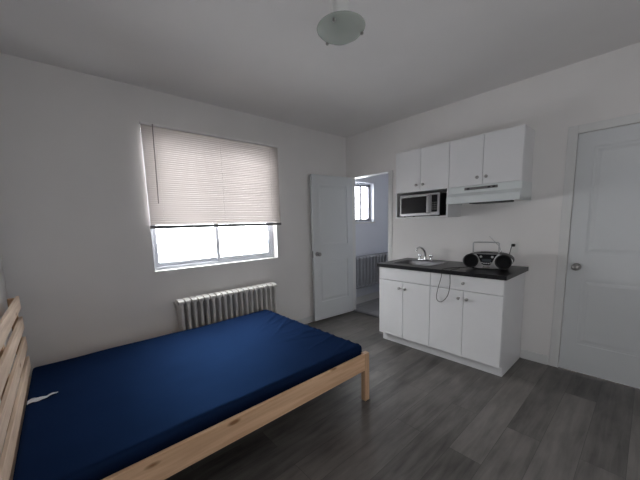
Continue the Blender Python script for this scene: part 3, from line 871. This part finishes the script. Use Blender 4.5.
bm = B(); box(bm, (-0.1075, -0.036, 0.074), (-0.1052, 0.036, 0.098), 0.001); obj('display', bm, 'display', cpn)
for i in range(5):
    bm = B(); yy = -0.036+i*0.018
    box(bm, (-0.109, yy-0.007, 0.054 if 0 < i < 4 else 0.060), (-0.1052, yy+0.007, 0.063 if 0 < i < 4 else 0.068), 0.001); obj('button', bm, 'silver', cpn)
for yy in (-0.045, 0.045):
    bm = B(); lathe(bm, [(0, 0), (0.010, 0), (0.010, 0.008), (0.008, 0.010), (0, 0.010)], (-0.1052, yy, 0.119), '-x', n=18); obj('dial', bm, 'silver', cpn, smooth=True)
bm = B(); prism(bm, [(-0.035, 0.018), (0.035, 0.018), (0.022, 0.036), (-0.022, 0.036)], -0.106, -0.1005, 'yz', 0.001); obj('lower_trim', bm, 'chrome', bo)
bm = B(); tube(bm, [(0.0, 0.125, 0.140), (-0.004, 0.127, 0.175), (-0.008, 0.127, 0.236), (-0.009, 0.118, 0.244), (-0.009, -0.075, 0.244), (-0.008, -0.084, 0.236), (0.0, -0.084, 0.140)], 0.0060, 10)
obj('carry_handle', bm, 'silver', bo, smooth=True)
bm = B(); tube(bm, [(0.05, -0.105, 0.142), (0.05, -0.080, 0.205), (0.05, 0.005, 0.300)], [0.0028, 0.0018], 8); obj('antenna', bm, 'chrome', bo, smooth=True)
bm = B(); lathe(bm, [(0, 0.143), (0.055, 0.149), (0.057, 0.152), (0.05, 0.155), (0, 0.156)], (0.015, 0.02, 0), n=28); obj('disc_lid', bm, 'blackgloss', bo, smooth=True)
for xx in (-0.07, 0.08):
    for yy in (-0.11, 0.11):
        bm = B(); lathe(bm, [(0, 0), (0.010, 0), (0.010, 0.016), (0, 0.016)], (xx, yy, 0.0), n=12); obj('foot', bm, 'blackplast', bo)

# power lead hanging in a loop over the worktop edge
xe = WXF-0.006; zt = wt1+0.004
pts = [(-0.36, -1.90, zt), (-0.42, -1.86, zt), (-0.54, -1.795, zt), (-0.625, -1.785, zt+0.001), (xe-0.001, -1.784, wt1-0.006), (xe, -1.778, 0.84), (xe+0.002, -1.752, 0.74), (xe+0.004, -1.737, 0.66),
       (xe+0.004, -1.742, 0.615), (xe+0.004, -1.775, 0.598), (xe+0.004, -1.818, 0.632), (xe+0.003, -1.848, 0.69), (xe+0.001, -1.862, 0.78), (xe, -1.860, 0.86), (xe-0.001, -1.862, wt1-0.006), (-0.625, -1.866, zt+0.001), (-0.54, -1.872, zt), (-0.47, -1.872, zt)]
bm = B(); tube(bm, pts, 0.0031, 8, 6)
tag(obj('cable', bm, 'blackplast', None, smooth=True), 'thin black cord hanging in a loop over the front edge of the worktop', 'cable')

# wall outlet with plug and its lead
ol = thing('wall_outlet', 'white wall outlet above the right end of the worktop', 'outlet', (0, -2.181, 1.093))
bm = B(); box(bm, (-0.006, -0.035, -0.057), (0, 0.035, 0.057), 0.002); obj('cover_plate', bm, 'outlet', ol)
bm = B(); box(bm, (-0.008, -0.017, 0.005), (-0.0055, 0.017, 0.033), 0.001); box(bm, (-0.008, -0.017, -0.033), (-0.0055, 0.017, -0.005), 0.001); obj('socket', bm, 'outlet', ol)
pg = thing('power_plug', 'black plug and lead in the wall outlet beside the boombox', 'plug', (-0.0085, -2.181, 1.112))
bm = B(); box(bm, (-0.034, -0.014, -0.013), (0, 0.014, 0.013), 0.005, 3); obj('plug_body', bm, 'blackplast', pg, smooth=True)
bm = B(); tube(bm, [(-0.034, 0, 0), (-0.05, 0.004, -0.012), (-0.055, 0.012, -0.05), (-0.045, 0.022, -0.11), (-0.05, 0.026, -0.165), (-0.075, 0.03, -0.194), (-0.11, 0.04, -0.1965)], 0.0031, 8, 6); obj('lead', bm, 'blackplast', pg, smooth=True)

# ------------------------------------------------------------------ ceiling lamp
LP = (-2.078, -1.876)
cl = thing('ceiling_lamp', 'frosted glass bowl ceiling lamp with three dark clips', 'lamp', (LP[0], LP[1], H))
bm = B(); lathe(bm, [(0, 0), (0.062, 0), (0.062, -0.012), (0.050, -0.024), (0.042, -0.028), (0.042, -0.15), (0.036, -0.156), (0, -0.156)], n=32)
obj('canopy', bm, 'trim', cl, smooth=True)
bm = B()
pr = [(0.0, -0.262), (0.045, -0.259), (0.085, -0.247), (0.112, -0.230), (0.124, -0.217), (0.128, -0.212), (0.128, -0.209), (0.122, -0.213), (0.109, -0.225), (0.083, -0.241), (0.044, -0.253), (0.0, -0.256)]
lathe(bm, pr, n=48); obj('glass_bowl', bm, 'lampglass', cl, smooth=True)
bm = B(); lathe(bm, [(0, -0.156), (0.014, -0.156), (0.014, -0.175), (0.024, -0.185), (0.030, -0.205), (0.026, -0.228), (0, -0.238)], n=24); obj('bulb', bm, 'porcelain', cl, smooth=True)
for a in (math.radians(87), math.radians(205), math.radians(322)):
    c_, s_ = math.cos(a), math.sin(a)
    bm = B(); tube(bm, [(c_*0.03, s_*0.03, -0.150), (c_*0.112, s_*0.112, -0.212)], 0.0022, 8); obj('arm', bm, 'silver', cl, smooth=True)
    bm = B(); lathe(bm, [(0, 0.012), (0.006, 0.012), (0.006, -0.004), (0.0085, -0.006), (0.0085, -0.014), (0.005, -0.018), (0, -0.018)], (c_*0.112, s_*0.112, -0.224), n=14); obj('clip', bm, 'nickel', cl, smooth=True)
